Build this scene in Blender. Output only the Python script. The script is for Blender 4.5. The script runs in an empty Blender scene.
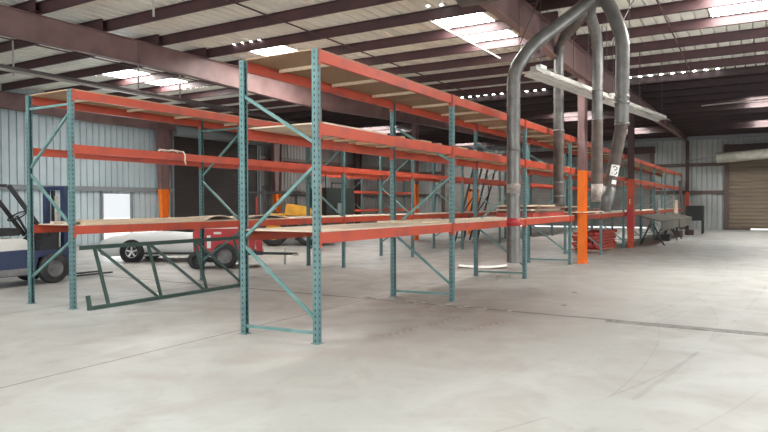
import bpy, bmesh, math, random
from mathutils import Vector, Matrix
random.seed(7)
PI = math.pi
S = bpy.context.scene
COL = S.collection

# ---------------------------------------------------------------- camera
YAW, PITCH, ROLL, CAMZ, FPX = 0.5389, 0.0184, -0.003, 1.7357, 639.09
cam = bpy.data.cameras.new('camera'); cam.sensor_width = 36; cam.lens = FPX/768*36
cam.clip_end = 300
camo = bpy.data.objects.new('camera', cam); COL.objects.link(camo); S.camera = camo
camo.matrix_world = (Matrix.Translation((0, 0, CAMZ)) @ Matrix.Rotation(YAW-PI/2, 4, 'Z')
                     @ Matrix.Rotation(PI/2-PITCH, 4, 'X') @ Matrix.Rotation(ROLL, 4, 'Z'))
# ---------------------------------------------------------------- world, light, exposure
w = bpy.data.worlds.new('world'); S.world = w; w.use_nodes = True
bg = w.node_tree.nodes['Background']
bg.inputs[0].default_value = (0.93, 0.97, 1.0, 1); bg.inputs[1].default_value = .8
S.view_settings.view_transform = 'Standard'; S.view_settings.look = 'None'
S.view_settings.gamma = 1; S.view_settings.exposure = 0.27
SKYLIGHT_STRENGTH = 25.0
def area(name, loc, rot, sx, sy, power, color=(1, 1, 1)):
    l = bpy.data.lights.new(name, 'AREA'); l.shape = 'RECTANGLE'; l.size = sx; l.size_y = sy
    l.energy = power; l.color = color
    o = bpy.data.objects.new(name, l); COL.objects.link(o); o.location = loc; o.rotation_euler = rot
    return o
# daylight through the open loading doors behind and to the right of the viewpoint
area('daylight_back_door', (-7.6, 4, 2.0), (0, -PI/2-1.0, 0), 3.0, 18, 1900, (0.93, 0.97, 1.0))
area('daylight_side_door', (12, -9.6, 2.0), (PI/2+1.0, 0, 0), 16, 3.0, 1300, (0.97, 0.98, 1.0))
area('daylight_small_door', (18.85, 25.4, 1.1), (-PI/2, 0, 0), 1.3, 2.1, 120, (0.93, 0.97, 1.0))

sun = bpy.data.lights.new('sun', 'SUN'); sun.energy = 4.5; sun.angle = .01; sun.color = (1, .97, .92)
suno = bpy.data.objects.new('sun', sun); COL.objects.link(suno); suno.rotation_euler = (-math.radians(38), 0, 0)

# ---------------------------------------------------------------- helpers
def tag(o, label=None, cat=None, group=None, kind=None):
    if label: o['label'] = label
    if cat: o['category'] = cat
    if group: o['group'] = group
    if kind: o['kind'] = kind
    return o
def empty(name, loc=(0, 0, 0), rz=0, label=None, cat=None, group=None):
    o = bpy.data.objects.new(name, None); COL.objects.link(o); o.location = loc; o.rotation_euler = (0, 0, rz)
    o.empty_display_size = .2
    return tag(o, label, cat, group)
class MB:
    def __init__(s): s.bm = bmesh.new()
    def quad(s, pts):
        vs = [s.bm.verts.new(p) for p in pts]; s.bm.faces.new(vs); return s
    def hexa(s, p):   # 8 points: bottom 4 ccw, top 4 ccw
        v = [s.bm.verts.new(q) for q in p]
        for f in ((3, 2, 1, 0), (4, 5, 6, 7), (0, 1, 5, 4), (1, 2, 6, 5), (2, 3, 7, 6), (3, 0, 4, 7)):
            s.bm.faces.new([v[i] for i in f])
        return s
    def box(s, a, b):
        x0, y0, z0 = a; x1, y1, z1 = b
        return s.hexa([(x0, y0, z0), (x1, y0, z0), (x1, y1, z0), (x0, y1, z0), (x0, y0, z1), (x1, y0, z1), (x1, y1, z1), (x0, y1, z1)])
    def bar(s, p, q, wd, ht, up=(0, 0, 1)):   # box section bar from p to q
        p = Vector(p); q = Vector(q); d = (q-p).normalized(); up = Vector(up)
        if abs(d.dot(up)) > .98: up = Vector((0, 1, 0))
        sd = d.cross(up).normalized(); u2 = sd.cross(d).normalized()
        c = [(-1, -1), (1, -1), (1, 1), (-1, 1)]
        A = [p + sd*(wd/2*a) + u2*(ht/2*b) for a, b in c]; B = [q + sd*(wd/2*a) + u2*(ht/2*b) for a, b in c]
        return s.hexa(A+B)
    def tube(s, pts, r, n=12, caps=True, radii=None):
        pts = [Vector(p) for p in pts]; rings = []
        d0 = (pts[1]-pts[0]).normalized()
        ref = Vector((0, 0, 1)) if abs(d0.z) < .9 else Vector((1, 0, 0))
        for i, p in enumerate(pts):
            if i == 0: d = pts[1]-pts[0]
            elif i == len(pts)-1: d = pts[-1]-pts[-2]
            else: d = (pts[i+1]-p).normalized() + (p-pts[i-1]).normalized()
            d.normalize(); a = d.cross(ref).normalized(); ref = a.cross(d).normalized()
            rr = radii[i] if radii else r
            rings.append([s.bm.verts.new(p + (a*math.cos(t)+ref*math.sin(t))*rr) for t in [2*PI*k/n for k in range(n)]])
        for i in range(len(rings)-1):
            for k in range(n):
                f = s.bm.faces.new([rings[i][k], rings[i][(k+1) % n], rings[i+1][(k+1) % n], rings[i+1][k]]); f.smooth = True
        if caps:
            s.bm.faces.new(rings[0][::-1]); s.bm.faces.new(rings[-1])
        return s
    def lathe(s, prof, axis='z', c=(0, 0, 0), n=24):   # profile (r, h)
        rings = []
        for r, h in prof:
            ring = []
            for k in range(n if r > 1e-5 else 1):
                t = 2*PI*k/n; a, b = r*math.cos(t), r*math.sin(t)
                p = {'z': (a, b, h), 'y': (a, h, b), 'x': (h, a, b)}[axis]
                ring.append(s.bm.verts.new((p[0]+c[0], p[1]+c[1], p[2]+c[2])))
            rings.append(ring)
        for A, B in zip(rings, rings[1:]):
            for k in range(n):
                m = (k+1) % n
                if len(A) == 1 and len(B) == 1: continue
                if len(A) == 1: f = s.bm.faces.new([A[0], B[m], B[k]])
                elif len(B) == 1: f = s.bm.faces.new([A[k], A[m], B[0]])
                else: f = s.bm.faces.new([A[k], A[m], B[m], B[k]])
                f.smooth = len(A) > 1 and len(B) > 1
        if len(rings[0]) > 1 and prof[0] != prof[-1]: s.bm.faces.new(rings[0][::-1])
        if len(rings[-1]) > 1 and prof[0] != prof[-1]: s.bm.faces.new(rings[-1])
        return s
    def prism(s, poly, y0, y1, inset=None):   # polygon in xz, extruded along y
        a = [s.bm.verts.new((x, y0, z)) for x, z in poly]; b = [s.bm.verts.new((x, y1, z)) for x, z in poly]
        s.bm.faces.new(a[::-1]); s.bm.faces.new(b); n = len(poly)
        for i in range(n): s.bm.faces.new([a[i], a[(i+1) % n], b[(i+1) % n], b[i]])
        return s
    def mesh(s, name, mat, bevel=0):
        bmesh.ops.recalc_face_normals(s.bm, faces=s.bm.faces)
        if bevel:
            bmesh.ops.bevel(s.bm, geom=[e for e in s.bm.edges if len(e.link_faces) == 2 and e.calc_face_angle(0) > .5], offset=bevel, segments=2, affect='EDGES', clamp_overlap=True)
        me = bpy.data.meshes.new(name); s.bm.to_mesh(me); s.bm.free(); me.materials.append(mat)
        return me
    def build(s, name, mat, parent=None, loc=(0, 0, 0), rz=0, bevel=0):
        o = bpy.data.objects.new(name, s.mesh(name, mat, bevel)); COL.objects.link(o)
        o.location = loc; o.rotation_euler = (0, 0, rz)
        if parent: o.parent = parent
        return o
def link(name, me, parent=None, loc=(0, 0, 0), rz=0):
    o = bpy.data.objects.new(name, me); COL.objects.link(o); o.location = loc; o.rotation_euler = (0, 0, rz)
    if parent: o.parent = parent
    return o
ORD = ['nearest', 'second', 'third', 'fourth', 'fifth', 'sixth', 'seventh', 'eighth', 'ninth', 'tenth', 'eleventh', 'twelfth', 'thirteenth', 'fourteenth',
       'fifteenth', 'sixteenth', 'seventeenth', 'eighteenth', 'nineteenth', 'twentieth', 'twenty-first', 'twenty-second', 'twenty-third', 'twenty-fourth',
       'twenty-fifth', 'twenty-sixth', 'twenty-seventh', 'twenty-eighth', 'twenty-ninth', 'thirtieth']

# ---------------------------------------------------------------- materials
def mat(name, c, rough=.6, metal=0, c2=None, scale=3, detail=4, lo=.4, hi=.65, bump=0, bscale=60, stretch=None, coat=0):
    m = bpy.data.materials.new(name); m.use_nodes = True; nt = m.node_tree; b = nt.nodes['Principled BSDF']
    b.inputs['Base Color'].default_value = (*c, 1); b.inputs['Roughness'].default_value = rough; b.inputs['Metallic'].default_value = metal
    if coat: b.inputs['Coat Weight'].default_value = coat
    tc = nt.nodes.new('ShaderNodeTexCoord'); mp = nt.nodes.new('ShaderNodeMapping'); nt.links.new(tc.outputs['Object'], mp.inputs[0])
    if stretch: mp.inputs['Scale'].default_value = stretch
    if c2:
        n = nt.nodes.new('ShaderNodeTexNoise'); n.inputs['Scale'].default_value = scale; n.inputs['Detail'].default_value = detail
        r = nt.nodes.new('ShaderNodeMapRange'); r.inputs[1].default_value = lo; r.inputs[2].default_value = hi
        x = nt.nodes.new('ShaderNodeMix'); x.data_type = 'RGBA'; x.inputs[6].default_value = (*c, 1); x.inputs[7].default_value = (*c2, 1)
        nt.links.new(mp.outputs[0], n.inputs['Vector']); nt.links.new(n.outputs['Fac'], r.inputs[0]); nt.links.new(r.outputs[0], x.inputs[0])
        nt.links.new(x.outputs[2], b.inputs['Base Color'])
    if bump:
        n2 = nt.nodes.new('ShaderNodeTexNoise'); n2.inputs['Scale'].default_value = bscale
        bp = nt.nodes.new('ShaderNodeBump'); bp.inputs['Strength'].default_value = bump; bp.inputs['Distance'].default_value = .01
        nt.links.new(mp.outputs[0], n2.inputs['Vector']); nt.links.new(n2.outputs['Fac'], bp.inputs['Height']); nt.links.new(bp.outputs[0], b.inputs['Normal'])
    return m
def emis(name, c, s):
    m = bpy.data.materials.new(name); m.use_nodes = True; b = m.node_tree.nodes['Principled BSDF']
    b.inputs['Base Color'].default_value = (.8, .8, .8, 1); b.inputs['Emission Color'].default_value = (*c, 1); b.inputs['Emission Strength'].default_value = s
    return m
def mathn(nt, op, a, b=None, c=None):
    n = nt.nodes.new('ShaderNodeMath'); n.operation = op
    for i, v in enumerate((a, b, c)):
        if v is None: continue
        if isinstance(v, (int, float)): n.inputs[i].default_value = v
        else: nt.links.new(v, n.inputs[i])
    return n.outputs[0]
def mixc(nt, fac, a, b):
    x = nt.nodes.new('ShaderNodeMix'); x.data_type = 'RGBA'
    for sock, v in ((x.inputs[0], fac), (x.inputs[6], a), (x.inputs[7], b)):
        if isinstance(v, tuple): sock.default_value = (*v, 1)
        elif isinstance(v, (int, float)): sock.default_value = v
        else: nt.links.new(v, sock)
    return x.outputs[2]
def post_mat():   # teal paint with the punched slot pattern every 50 mm
    m = mat('teal_post_paint', (.075, .155, .16), .5, 0, (.11, .20, .20), 4)
    nt = m.node_tree; b = nt.nodes['Principled BSDF']; src = b.inputs['Base Color'].links[0].from_socket
    tc = nt.nodes.new('ShaderNodeTexCoord'); sp = nt.nodes.new('ShaderNodeSeparateXYZ'); nt.links.new(tc.outputs['Object'], sp.inputs[0])
    sn = nt.nodes.new('ShaderNodeSeparateXYZ'); nt.links.new(tc.outputs['Normal'], sn.inputs[0])
    isx = mathn(nt, 'GREATER_THAN', mathn(nt, 'ABSOLUTE', sn.outputs[0]), .5)
    lat = mathn(nt, 'ADD', mathn(nt, 'MULTIPLY', isx, sp.outputs[1]), mathn(nt, 'MULTIPLY', mathn(nt, 'SUBTRACT', 1, isx), sp.outputs[0]))
    dl = mathn(nt, 'DIVIDE', lat, .011)
    fz = mathn(nt, 'SUBTRACT', mathn(nt, 'FRACT', mathn(nt, 'DIVIDE', sp.outputs[2], .0762)), .5)
    dz = mathn(nt, 'DIVIDE', mathn(nt, 'MULTIPLY', fz, .0762), .018)
    r = mathn(nt, 'SQRT', mathn(nt, 'ADD', mathn(nt, 'MULTIPLY', dl, dl), mathn(nt, 'MULTIPLY', dz, dz)))
    hole = mathn(nt, 'LESS_THAN', r, 1)
    nt.links.new(mixc(nt, hole, src, (.008, .014, .014)), b.inputs['Base Color'])
    return m
M = {}
M['post'] = post_mat()
M['brace'] = mat('teal_brace_paint', (.09, .19, .185), .5, 0, (.135, .235, .225), 5)
M['orange'] = mat('orange_beam_paint', (.42, .058, .025), .45, 0, (.27, .046, .034), 2.5, 6, .5, .75, .1)
M['redbeam'] = mat('red_beam_paint', (.45, .05, .035), .5, 0, (.30, .04, .03), 3)
M['colorange'] = mat('safety_orange_paint', (.70, .15, .008), .5, 0, (.56, .11, .012), 4, 5, .55, .8)
M['colred'] = mat('worn_red_orange_paint', (.48, .07, .02), .5, 0, (.36, .04, .015), 3)
M['primer'] = mat('red_oxide_primer', (.19, .115, .11), .55, 0, (.145, .085, .08), 2)
M['primer_dark'] = mat('dark_oxide_primer', (.055, .025, .022), .6, 0, (.04, .02, .018), 2)
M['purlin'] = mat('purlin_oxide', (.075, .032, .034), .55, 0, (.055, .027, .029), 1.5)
M['purlin_dark'] = mat('dark_purlin_oxide', (.040, .019, .020), .6, 0, (.03, .016, .017), 1.5)  # darker purlin colour for the far part of the roof
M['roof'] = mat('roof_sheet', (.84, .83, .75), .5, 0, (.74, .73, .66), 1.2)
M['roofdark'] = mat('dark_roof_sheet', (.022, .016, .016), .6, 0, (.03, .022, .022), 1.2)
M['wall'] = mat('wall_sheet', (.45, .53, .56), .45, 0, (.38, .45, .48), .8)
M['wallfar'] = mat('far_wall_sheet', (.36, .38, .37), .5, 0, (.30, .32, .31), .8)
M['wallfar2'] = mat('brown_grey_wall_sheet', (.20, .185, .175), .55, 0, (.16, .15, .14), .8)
M['darkdoor'] = mat('dark_brown_door', (.040, .030, .028), .6, 0, (.05, .038, .034), 2)
M['greydoor'] = mat('grey_door', (.20, .185, .17), .6, 0, (.165, .155, .145), 1)
M['tandoor'] = mat('tan_door', (.20, .155, .11), .6, 0, (.15, .115, .08), 1.2, 4, .4, .7, stretch=(1, .3, 2))
M['girt'] = mat('girt_oxide', (.09, .06, .05), .6)
M['girtgrey'] = mat('girt_grey', (.20, .22, .23), .6)
M['ply'] = mat('plywood', (.42, .29, .18), .75, 0, (.34, .22, .13), 2, 6, .4, .65, .2, 40)
M['plytop'] = mat('weathered_plywood', (.56, .46, .36), .8, 0, (.44, .34, .26), 3, 6, .4, .7, .2, 40)
M['osb'] = mat('strand_board', (.30, .19, .115), .75, 0, (.22, .135, .08), 30, 3, .4, .65, .2, 80)
M['lumber'] = mat('pale_lumber', (.62, .49, .35), .75, 0, (.50, .38, .26), 4, 5, .4, .7, .2, stretch=(.5, 6, 6))
M['darkboard'] = mat('dark_board', (.15, .085, .06), .75, 0, (.11, .06, .045), 4)
M['galv'] = mat('galvanised_duct', (.17, .165, .155), .42, .45, (.12, .115, .108), 5, 5, .4, .65)
M['dust'] = mat('dusty_hose', (.07, .05, .042), .65, .1, (.11, .085, .07), 5)
M['tape'] = mat('red_tape', (.38, .025, .03), .5)
M['rimgrey'] = mat('dirty_grey_rim', (.20, .20, .205), .6, 0, (.13, .125, .125), 6)
M['steelw'] = mat('white_enamel_steel', (.46, .44, .40), .45, 0, (.36, .345, .31), 3)
M['cable'] = mat('steel_cable', (.10, .09, .09), .5, .5)
M['black'] = mat('black_rubber', (.018, .018, .02), .75, 0, (.04, .038, .036), 6)
M['blackm'] = mat('black_metal', (.02, .021, .024), .5)
M['navy'] = mat('navy_paint', (.02, .035, .085), .4, 0, (.03, .045, .10), 2)
M['cream'] = mat('cream_white_paint', (.72, .72, .68), .4, 0, (.62, .62, .58), 3)
M['white'] = mat('white_car_paint', (.88, .90, .90), .25, 0, coat=.5)
M['chrome'] = mat('bright_alloy', (.65, .66, .68), .3, .8)
M['glass'] = mat('dark_glass', (.03, .04, .045), .1)
M['red'] = mat('red_machine_paint', (.50, .025, .03), .4, 0, (.38, .02, .025), 3)
M['yellow'] = mat('yellow_machine_paint', (.72, .36, .02), .45, 0, (.55, .26, .02), 3)
M['green'] = mat('dark_green_paint', (.018, .045, .036), .5, 0, (.028, .062, .05), 4)
M['greytable'] = mat('grey_table_top', (.13, .12, .10), .6, 0, (.08, .07, .06), 3)
M['cab'] = mat('dark_green_cabinet', (.018, .024, .021), .5)
M['label'] = mat('white_label', (.75, .74, .70), .6)
M['ink'] = mat('black_ink', (.01, .01, .01), .6)
M['rope'] = mat('pale_rope', (.60, .50, .42), .85)
M['wrap'] = mat('dusty_wrap', (.34, .29, .25), .8, 0, (.22, .19, .17), 9)
M['ductbright'] = mat('bright_duct_foil', (.60, .60, .52), .35, .2, (.48, .48, .42), 4)
M['panel'] = mat('white_panel', (.85, .84, .80), .5)
M['sky'] = emis('skylight_panel', (1, .985, .95), SKYLIGHT_STRENGTH)
M['leak'] = emis('daylight_leak', (1, 1, 1), 20)
M['ground'] = mat('outside_concrete', (.7, .7, .7), .8)
M['debris'] = mat('concrete_debris', (.16, .14, .125), .85, 0, (.30, .28, .25), 8)

def floor_mat():
    m = bpy.data.materials.new('concrete_floor'); m.use_nodes = True; nt = m.node_tree; b = nt.nodes['Principled BSDF']
    tc = nt.nodes.new('ShaderNodeTexCoord'); P = tc.outputs['Object']; sp = nt.nodes.new('ShaderNodeSeparateXYZ'); nt.links.new(P, sp.inputs[0])
    U, V = sp.outputs[0], sp.outputs[1]
    def noise(sc, det=5, stretch=None, dist=0):
        n = nt.nodes.new('ShaderNodeTexNoise'); n.inputs['Scale'].default_value = sc; n.inputs['Detail'].default_value = det; n.inputs['Distortion'].default_value = dist
        if stretch:
            mp = nt.nodes.new('ShaderNodeMapping'); mp.inputs['Scale'].default_value = stretch; nt.links.new(P, mp.inputs[0]); nt.links.new(mp.outputs[0], n.inputs['Vector'])
        else: nt.links.new(P, n.inputs['Vector'])
        return n.outputs['Fac']
    def rng(v, lo, hi, a=0., c=1.):
        r = nt.nodes.new('ShaderNodeMapRange'); nt.links.new(v, r.inputs[0])
        for i, q in enumerate((lo, hi, a, c)): r.inputs[i+1].default_value = q
        return r.outputs[0]
    n1 = noise(.35, 6); n2 = noise(1.3, 8, None, .6); n3 = noise(9, 6)
    col = mixc(nt, rng(n1, .38, .62), (.34, .352, .338), (.30, .298, .28))
    col = mixc(nt, rng(n2, .42, .74, 0, .7), col, (.27, .245, .22))
    col = mixc(nt, rng(n3, .55, .78, 0, .3), col, (.22, .20, .18))
    # dust stains with a reddish tint around the trench joint
    du = mathn(nt, 'ABSOLUTE', mathn(nt, 'SUBTRACT', U, 9.6)); dv = mathn(nt, 'ABSOLUTE', mathn(nt, 'SUBTRACT', V, 4.9))
    st = mathn(nt, 'MULTIPLY', rng(du, .1, 2.0, 1, 0), rng(dv, .2, 2.3, 1, 0))
    st = mathn(nt, 'MULTIPLY', st, rng(noise(2.2, 6, None, 1.), .30, .55))
    col = mixc(nt, mathn(nt, 'MULTIPLY', st, 1.0), col, (.15, .105, .088))
    # broad brown tints on the floor under and around the racks
    rack_tint = mathn(nt, 'MULTIPLY', rng(U, 9, 16), rng(V, 3.6, 5.5)); rack_tint = mathn(nt, 'MULTIPLY', rack_tint, rng(n1, .3, .6, .3, .8))
    col = mixc(nt, mathn(nt, 'MULTIPLY', rack_tint, .45), col, (.27, .215, .185))
    near_tint = mathn(nt, 'MULTIPLY', mathn(nt, 'MULTIPLY', rng(U, 5, 8), rng(U, 15, 11)), mathn(nt, 'MULTIPLY', rng(V, 1.2, 4.0), rng(V, 9, 6)))
    col = mixc(nt, mathn(nt, 'MULTIPLY', near_tint, .55), col, (.27, .225, .20))
    # tyre arcs
    def arc(cu, cv, r, wd, amt):
        a = mathn(nt, 'SUBTRACT', U, cu); c = mathn(nt, 'SUBTRACT', V, cv)
        d = mathn(nt, 'SQRT', mathn(nt, 'ADD', mathn(nt, 'MULTIPLY', a, a), mathn(nt, 'MULTIPLY', c, c)))
        e = mathn(nt, 'ABSOLUTE', mathn(nt, 'SUBTRACT', d, r))
        k = mathn(nt, 'LESS_THAN', e, wd); return mathn(nt, 'MULTIPLY', mathn(nt, 'MULTIPLY', k, amt), rng(n2, .4, .55))
    vm = rng(V, 2.0, 2.4, 1, 0)
    for a in ((9.71, 12.3, 11.72, .014, .45), (9.71, 12.3, 12.6, .012, .22), (18.4, 44.8, 43.93, .03, .35), (18.4, 44.8, 44.25, .03, .25), (22.55, 112.87, 113.1, .03, .35), (7.48, 14.97, 13.86, .012, .3)):
        col = mixc(nt, mathn(nt, 'MULTIPLY', arc(*a), vm), col, (.20, .19, .18))
    # tread print of a forklift tyre by the near rack
    for v0_, sl_, ua_, ub_ in ((4.34, -.16, 6.9, 9.3), (3.75, -.22, 7.6, 9.2)):
        dl = mathn(nt, 'ABSOLUTE', mathn(nt, 'SUBTRACT', mathn(nt, 'SUBTRACT', V, mathn(nt, 'MULTIPLY', mathn(nt, 'SUBTRACT', U, 7.25), sl_)), v0_))
        wv = mathn(nt, 'GREATER_THAN', mathn(nt, 'SINE', mathn(nt, 'MULTIPLY', mathn(nt, 'ADD', U, mathn(nt, 'MULTIPLY', dl, 1.2)), 42)), -.1)
        k = mathn(nt, 'MULTIPLY', mathn(nt, 'MULTIPLY', wv, rng(dl, .06, .14, 1, 0)), mathn(nt, 'MULTIPLY', rng(U, ua_, ua_+.5), rng(U, ub_, ub_-.4)))
        col = mixc(nt, mathn(nt, 'MULTIPLY', mathn(nt, 'MULTIPLY', k, rng(n2, .35, .6)), .65), col, (.17, .12, .10))
    # slab joints
    wob = mathn(nt, 'MULTIPLY', mathn(nt, 'SUBTRACT', noise(1.2, 4), .5), .05)
    def line(coord, at, wd):
        return mathn(nt, 'LESS_THAN', mathn(nt, 'ABSOLUTE', mathn(nt, 'SUBTRACT', mathn(nt, 'ADD', coord, wob), at)), wd)
    J = None
    for coord, at, wd in ((V, 6.24, .012), (U, 9.90, .045), (V, 10.45, .015), (U, 28.6, .03), (V, 15.2, .015), (V, -2.2, .012), (U, 37.5, .03), (V, 20, .015), (U, 19.2, .01)):
        l = line(coord, at, wd); J = l if J is None else mathn(nt, 'MAXIMUM', J, l)
    col = mixc(nt, mathn(nt, 'MULTIPLY', J, .92), col, (.06, .05, .045))
    nt.links.new(col, b.inputs['Base Color'])
    nt.links.new(rng(n2, .35, .7, .42, .62), b.inputs['Roughness'])
    bp = nt.nodes.new('ShaderNodeBump'); bp.inputs['Strength'].default_value = .15; bp.inputs['Distance'].default_value = .01
    nt.links.new(n3, bp.inputs['Height']); nt.links.new(bp.outputs[0], b.inputs['Normal'])
    return m
M['floor'] = floor_mat()

# ================================================================= SETTING
U0, U1, V0, V1, ZR = -8.0, 47.6, -10.0, 25.6, 6.385
def struct(o): return tag(o, kind='structure')
struct(MB().box((U0, V0, -.3), (U1, V1, 0)).build('floor', M['floor']))
struct(MB().box((-60, -60, -.5), (110, 90, -.31)).build('ground', M['ground']))

def rects_minus(a0, a1, b0, b1, holes):
    A = sorted({a0, a1} | {h[0] for h in holes} | {h[1] for h in holes}); B = sorted({b0, b1} | {h[2] for h in holes} | {h[3] for h in holes})
    out = []
    for i in range(len(A)-1):
        for j in range(len(B)-1):
            ca, cb = (A[i]+A[i+1])/2, (B[j]+B[j+1])/2
            if any(h[0] < ca < h[1] and h[2] < cb < h[3] for h in holes): continue
            out.append((A[i], A[i+1], B[j], B[j+1]))
    return out
def sheet(a0, a1, b0, b1, holes, mp, pitch=.305, depth=.06, rib=.045):
    """ribbed sheet: ribs repeat along a, run along b; mp(a, b, d) gives the point, d = push outward"""
    mb = MB()
    prof = []   # (a, d)
    k = math.floor(a0/pitch)
    while k*pitch < a1:
        s = k*pitch
        prof += [(s, 0), (s+.014, depth), (s+rib, depth), (s+rib+.014, 0)]
        k += 1
    for r in rects_minus(a0, a1, b0, b1, holes):
        def dd(a):
            q = a - math.floor(a/pitch+1e-9)*pitch
            if q < .014: return depth*q/.014
            if q < rib: return depth
            if q < rib+.014: return depth*(1-(q-rib)/.014)
            return 0
        pts = [(r[0], dd(r[0]))] + [p for p in prof if r[0]+1e-4 < p[0] < r[1]-1e-4] + [(r[1], dd(r[1]))]
        lo = [mb.bm.verts.new(mp(a, r[2], d)) for a, d in pts]; hi = [mb.bm.verts.new(mp(a, r[3], d)) for a, d in pts]
        for i in range(len(pts)-1): mb.bm.faces.new([lo[i], lo[i+1], hi[i+1], hi[i]])
    return mb
SKY = [(14.2, 18.1, 5.95, 7.25), (14.2, 18.1, 12.25, 13.45), (14.2, 18.1, 18.8, 20.3), (14.2, 18.1, -.7, 1.2), (14.2, 18.1, -6.5, -5.3),
       (2.0, 5.0, 6.3, 7.3), (2.0, 5.0, -.3, 1), (2, 5, -6.5, -5.5), (2, 5, 12.3, 13.4),
       (31.2, 34.4, 7.6, 9.4), (31.2, 34.4, 19.2, 21.6), (31.2, 34.4, -1.3, .7), (40.0, 43.0, -1.3, .6), (42.8, 45.6, 18.6, 20.4), (40.0, 43.0, 6.4, 7.6), (25.6, 28.0, -6.6, -5.4)]
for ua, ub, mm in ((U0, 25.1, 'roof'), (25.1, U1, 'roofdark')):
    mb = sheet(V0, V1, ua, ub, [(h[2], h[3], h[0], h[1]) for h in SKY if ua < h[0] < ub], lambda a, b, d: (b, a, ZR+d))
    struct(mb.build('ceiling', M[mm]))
for i, h in enumerate(SKY):
    m_ = sheet(h[2], h[3], h[0], h[1], [], lambda a, b, d: (b, a, ZR+.004+d))
    struct(m_.build('window_%d' % (i+1), M['sky']))
# walls
DOORL = (22.1, 28.4, 0, 5.55); DOORW = (18.15, 19.6, 0, 2.25)
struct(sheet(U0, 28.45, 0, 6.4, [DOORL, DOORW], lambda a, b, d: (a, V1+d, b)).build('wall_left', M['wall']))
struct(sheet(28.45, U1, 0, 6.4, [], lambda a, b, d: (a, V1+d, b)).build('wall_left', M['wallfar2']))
FD = (6.75, 22.6, 0, 5.3); RD = (-6.5, 2.2, 0, 5.5)
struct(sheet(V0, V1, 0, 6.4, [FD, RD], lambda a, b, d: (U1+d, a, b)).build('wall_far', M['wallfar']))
struct(sheet(U0, U1, 0, 6.4, [(3, 21, 0, 5)], lambda a, b, d: (a, V0-d, b)).build('wall_right', M['wall']))
struct(sheet(V0, V1, 0, 6.4, [(-5.5, 13.5, 0, 5)], lambda a, b, d: (U0-d, a, b)).build('wall_back', M['wall']))
# dark rolled-down door in the left wall, slatted
def slats(mb, a0, a1, z0, z1, mp, pitch=.11, dep=.02):
    z = z0
    while z < z1-1e-4:
        zt = min(z+pitch, z1)
        for q in ((z, 0, z+pitch*.35, dep), (z+pitch*.35, dep, z+pitch*.8, dep), (z+pitch*.8, dep, zt, 0)):
            mb.quad([mp(a0, q[0], q[1]), mp(a1, q[0], q[1]), mp(a1, min(q[2], z1), q[3]), mp(a0, min(q[2], z1), q[3])])
        z = zt
    return mb
struct(slats(MB(), 22.1, 28.4, 0, 5.2, lambda a, z, d: (a, V1+.03-d, z)).build('door_1', M['darkdoor']))
h = struct(MB().lathe([(.0, 22.1), (.28, 22.1), (.28, 28.4), (0, 28.4)], 'x', (0, V1-.15, 5.45), 20).build('trim_1', M['girtgrey']))
# far doors
struct(slats(MB(), 6.75, 22.6, .09, 5.3, lambda a, z, d: (U1+.03-d, a, z), .2, .015).build('door_2', M['greydoor']))
struct(slats(MB(), -6.5, 2.2, .10, 5.1, lambda a, z, d: (U1+.03-d, a, z), .25, .03).build('door_3', M['tandoor']))
struct(MB().box((U1-.35, -6.6, 5.05), (U1-.02, 2.4, 5.55)).build('trim_2', M['primer_dark']))
struct(MB().box((U1-.35, 6.6, 5.2), (U1-.02, 22.8, 5.65)).build('trim_3', M['primer_dark']))
struct(MB().box((U1-.06, .85, 0), (U1+.03, 2.2, .12)).build('trim_50', M['girt']))
n = 4
for v in (2.1, 6.65, 22.6):
    struct(MB().box((U1-.14, v, 0), (U1-.01, v+.28, 5.6)).build('trim_%d' % n, M['girt'])); n += 1
for z in (2.36, 4.2):
    for a, b in ((2.38, 6.65), (22.88, V1)):
        struct(MB().box((U1-.16, a, z), (U1-.01, b, z+.22)).build('trim_%d' % n, M['girt'])); n += 1
for a, b in ((U0, 22.0), (28.5, U1)):
    for z, mm in (((2.36, 'girt'), (4.4, 'girt')) if a > 0 else ((2.36, 'girtgrey'),)):
        struct(MB().box((a, V1-.16, z), (b, V1-.01, z+.2)).build('trim_%d' % n, M[mm])); n += 1
for u in (22.0, 28.4):
    struct(MB().box((u, V1-.16, 0), (u+.1, V1-.01, 6.3)).build('trim_%d' % n, M['girtgrey'])); n += 1
for u in (18.05, 19.6):
    struct(MB().box((u, V1-.1, 0), (u+.1, V1-.01, 2.35)).build('trim_%d' % n, M['girtgrey'])); n += 1
# eave beam over the far wall
struct(MB().box((U1-.3, V0, 6.0), (U1-.02, V1, 6.2)).build('trim_%d' % n, M['girtgrey'])); n += 1
# steel edge strip and broken concrete along the floor joint
mb = MB(); v = -6.0
while v < 1.85:
    L_ = random.uniform(.5, 1.1); e = random.uniform(-.012, .012)
    mb.hexa([(9.68+e, v, 0), (9.86+e, v, 0), (9.86-e, min(v+L_, 1.9), 0), (9.68-e, min(v+L_, 1.9), 0), (9.69+e, v, .008), (9.85+e, v, .008), (9.85-e, min(v+L_, 1.9), .008), (9.69-e, min(v+L_, 1.9), .008)])
    v += L_+.004
struct(mb.build('trim_%d' % n, mat('joint_strip', (.20, .20, .185), .7, 0, (.11, .105, .10), 5))); n += 1

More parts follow.
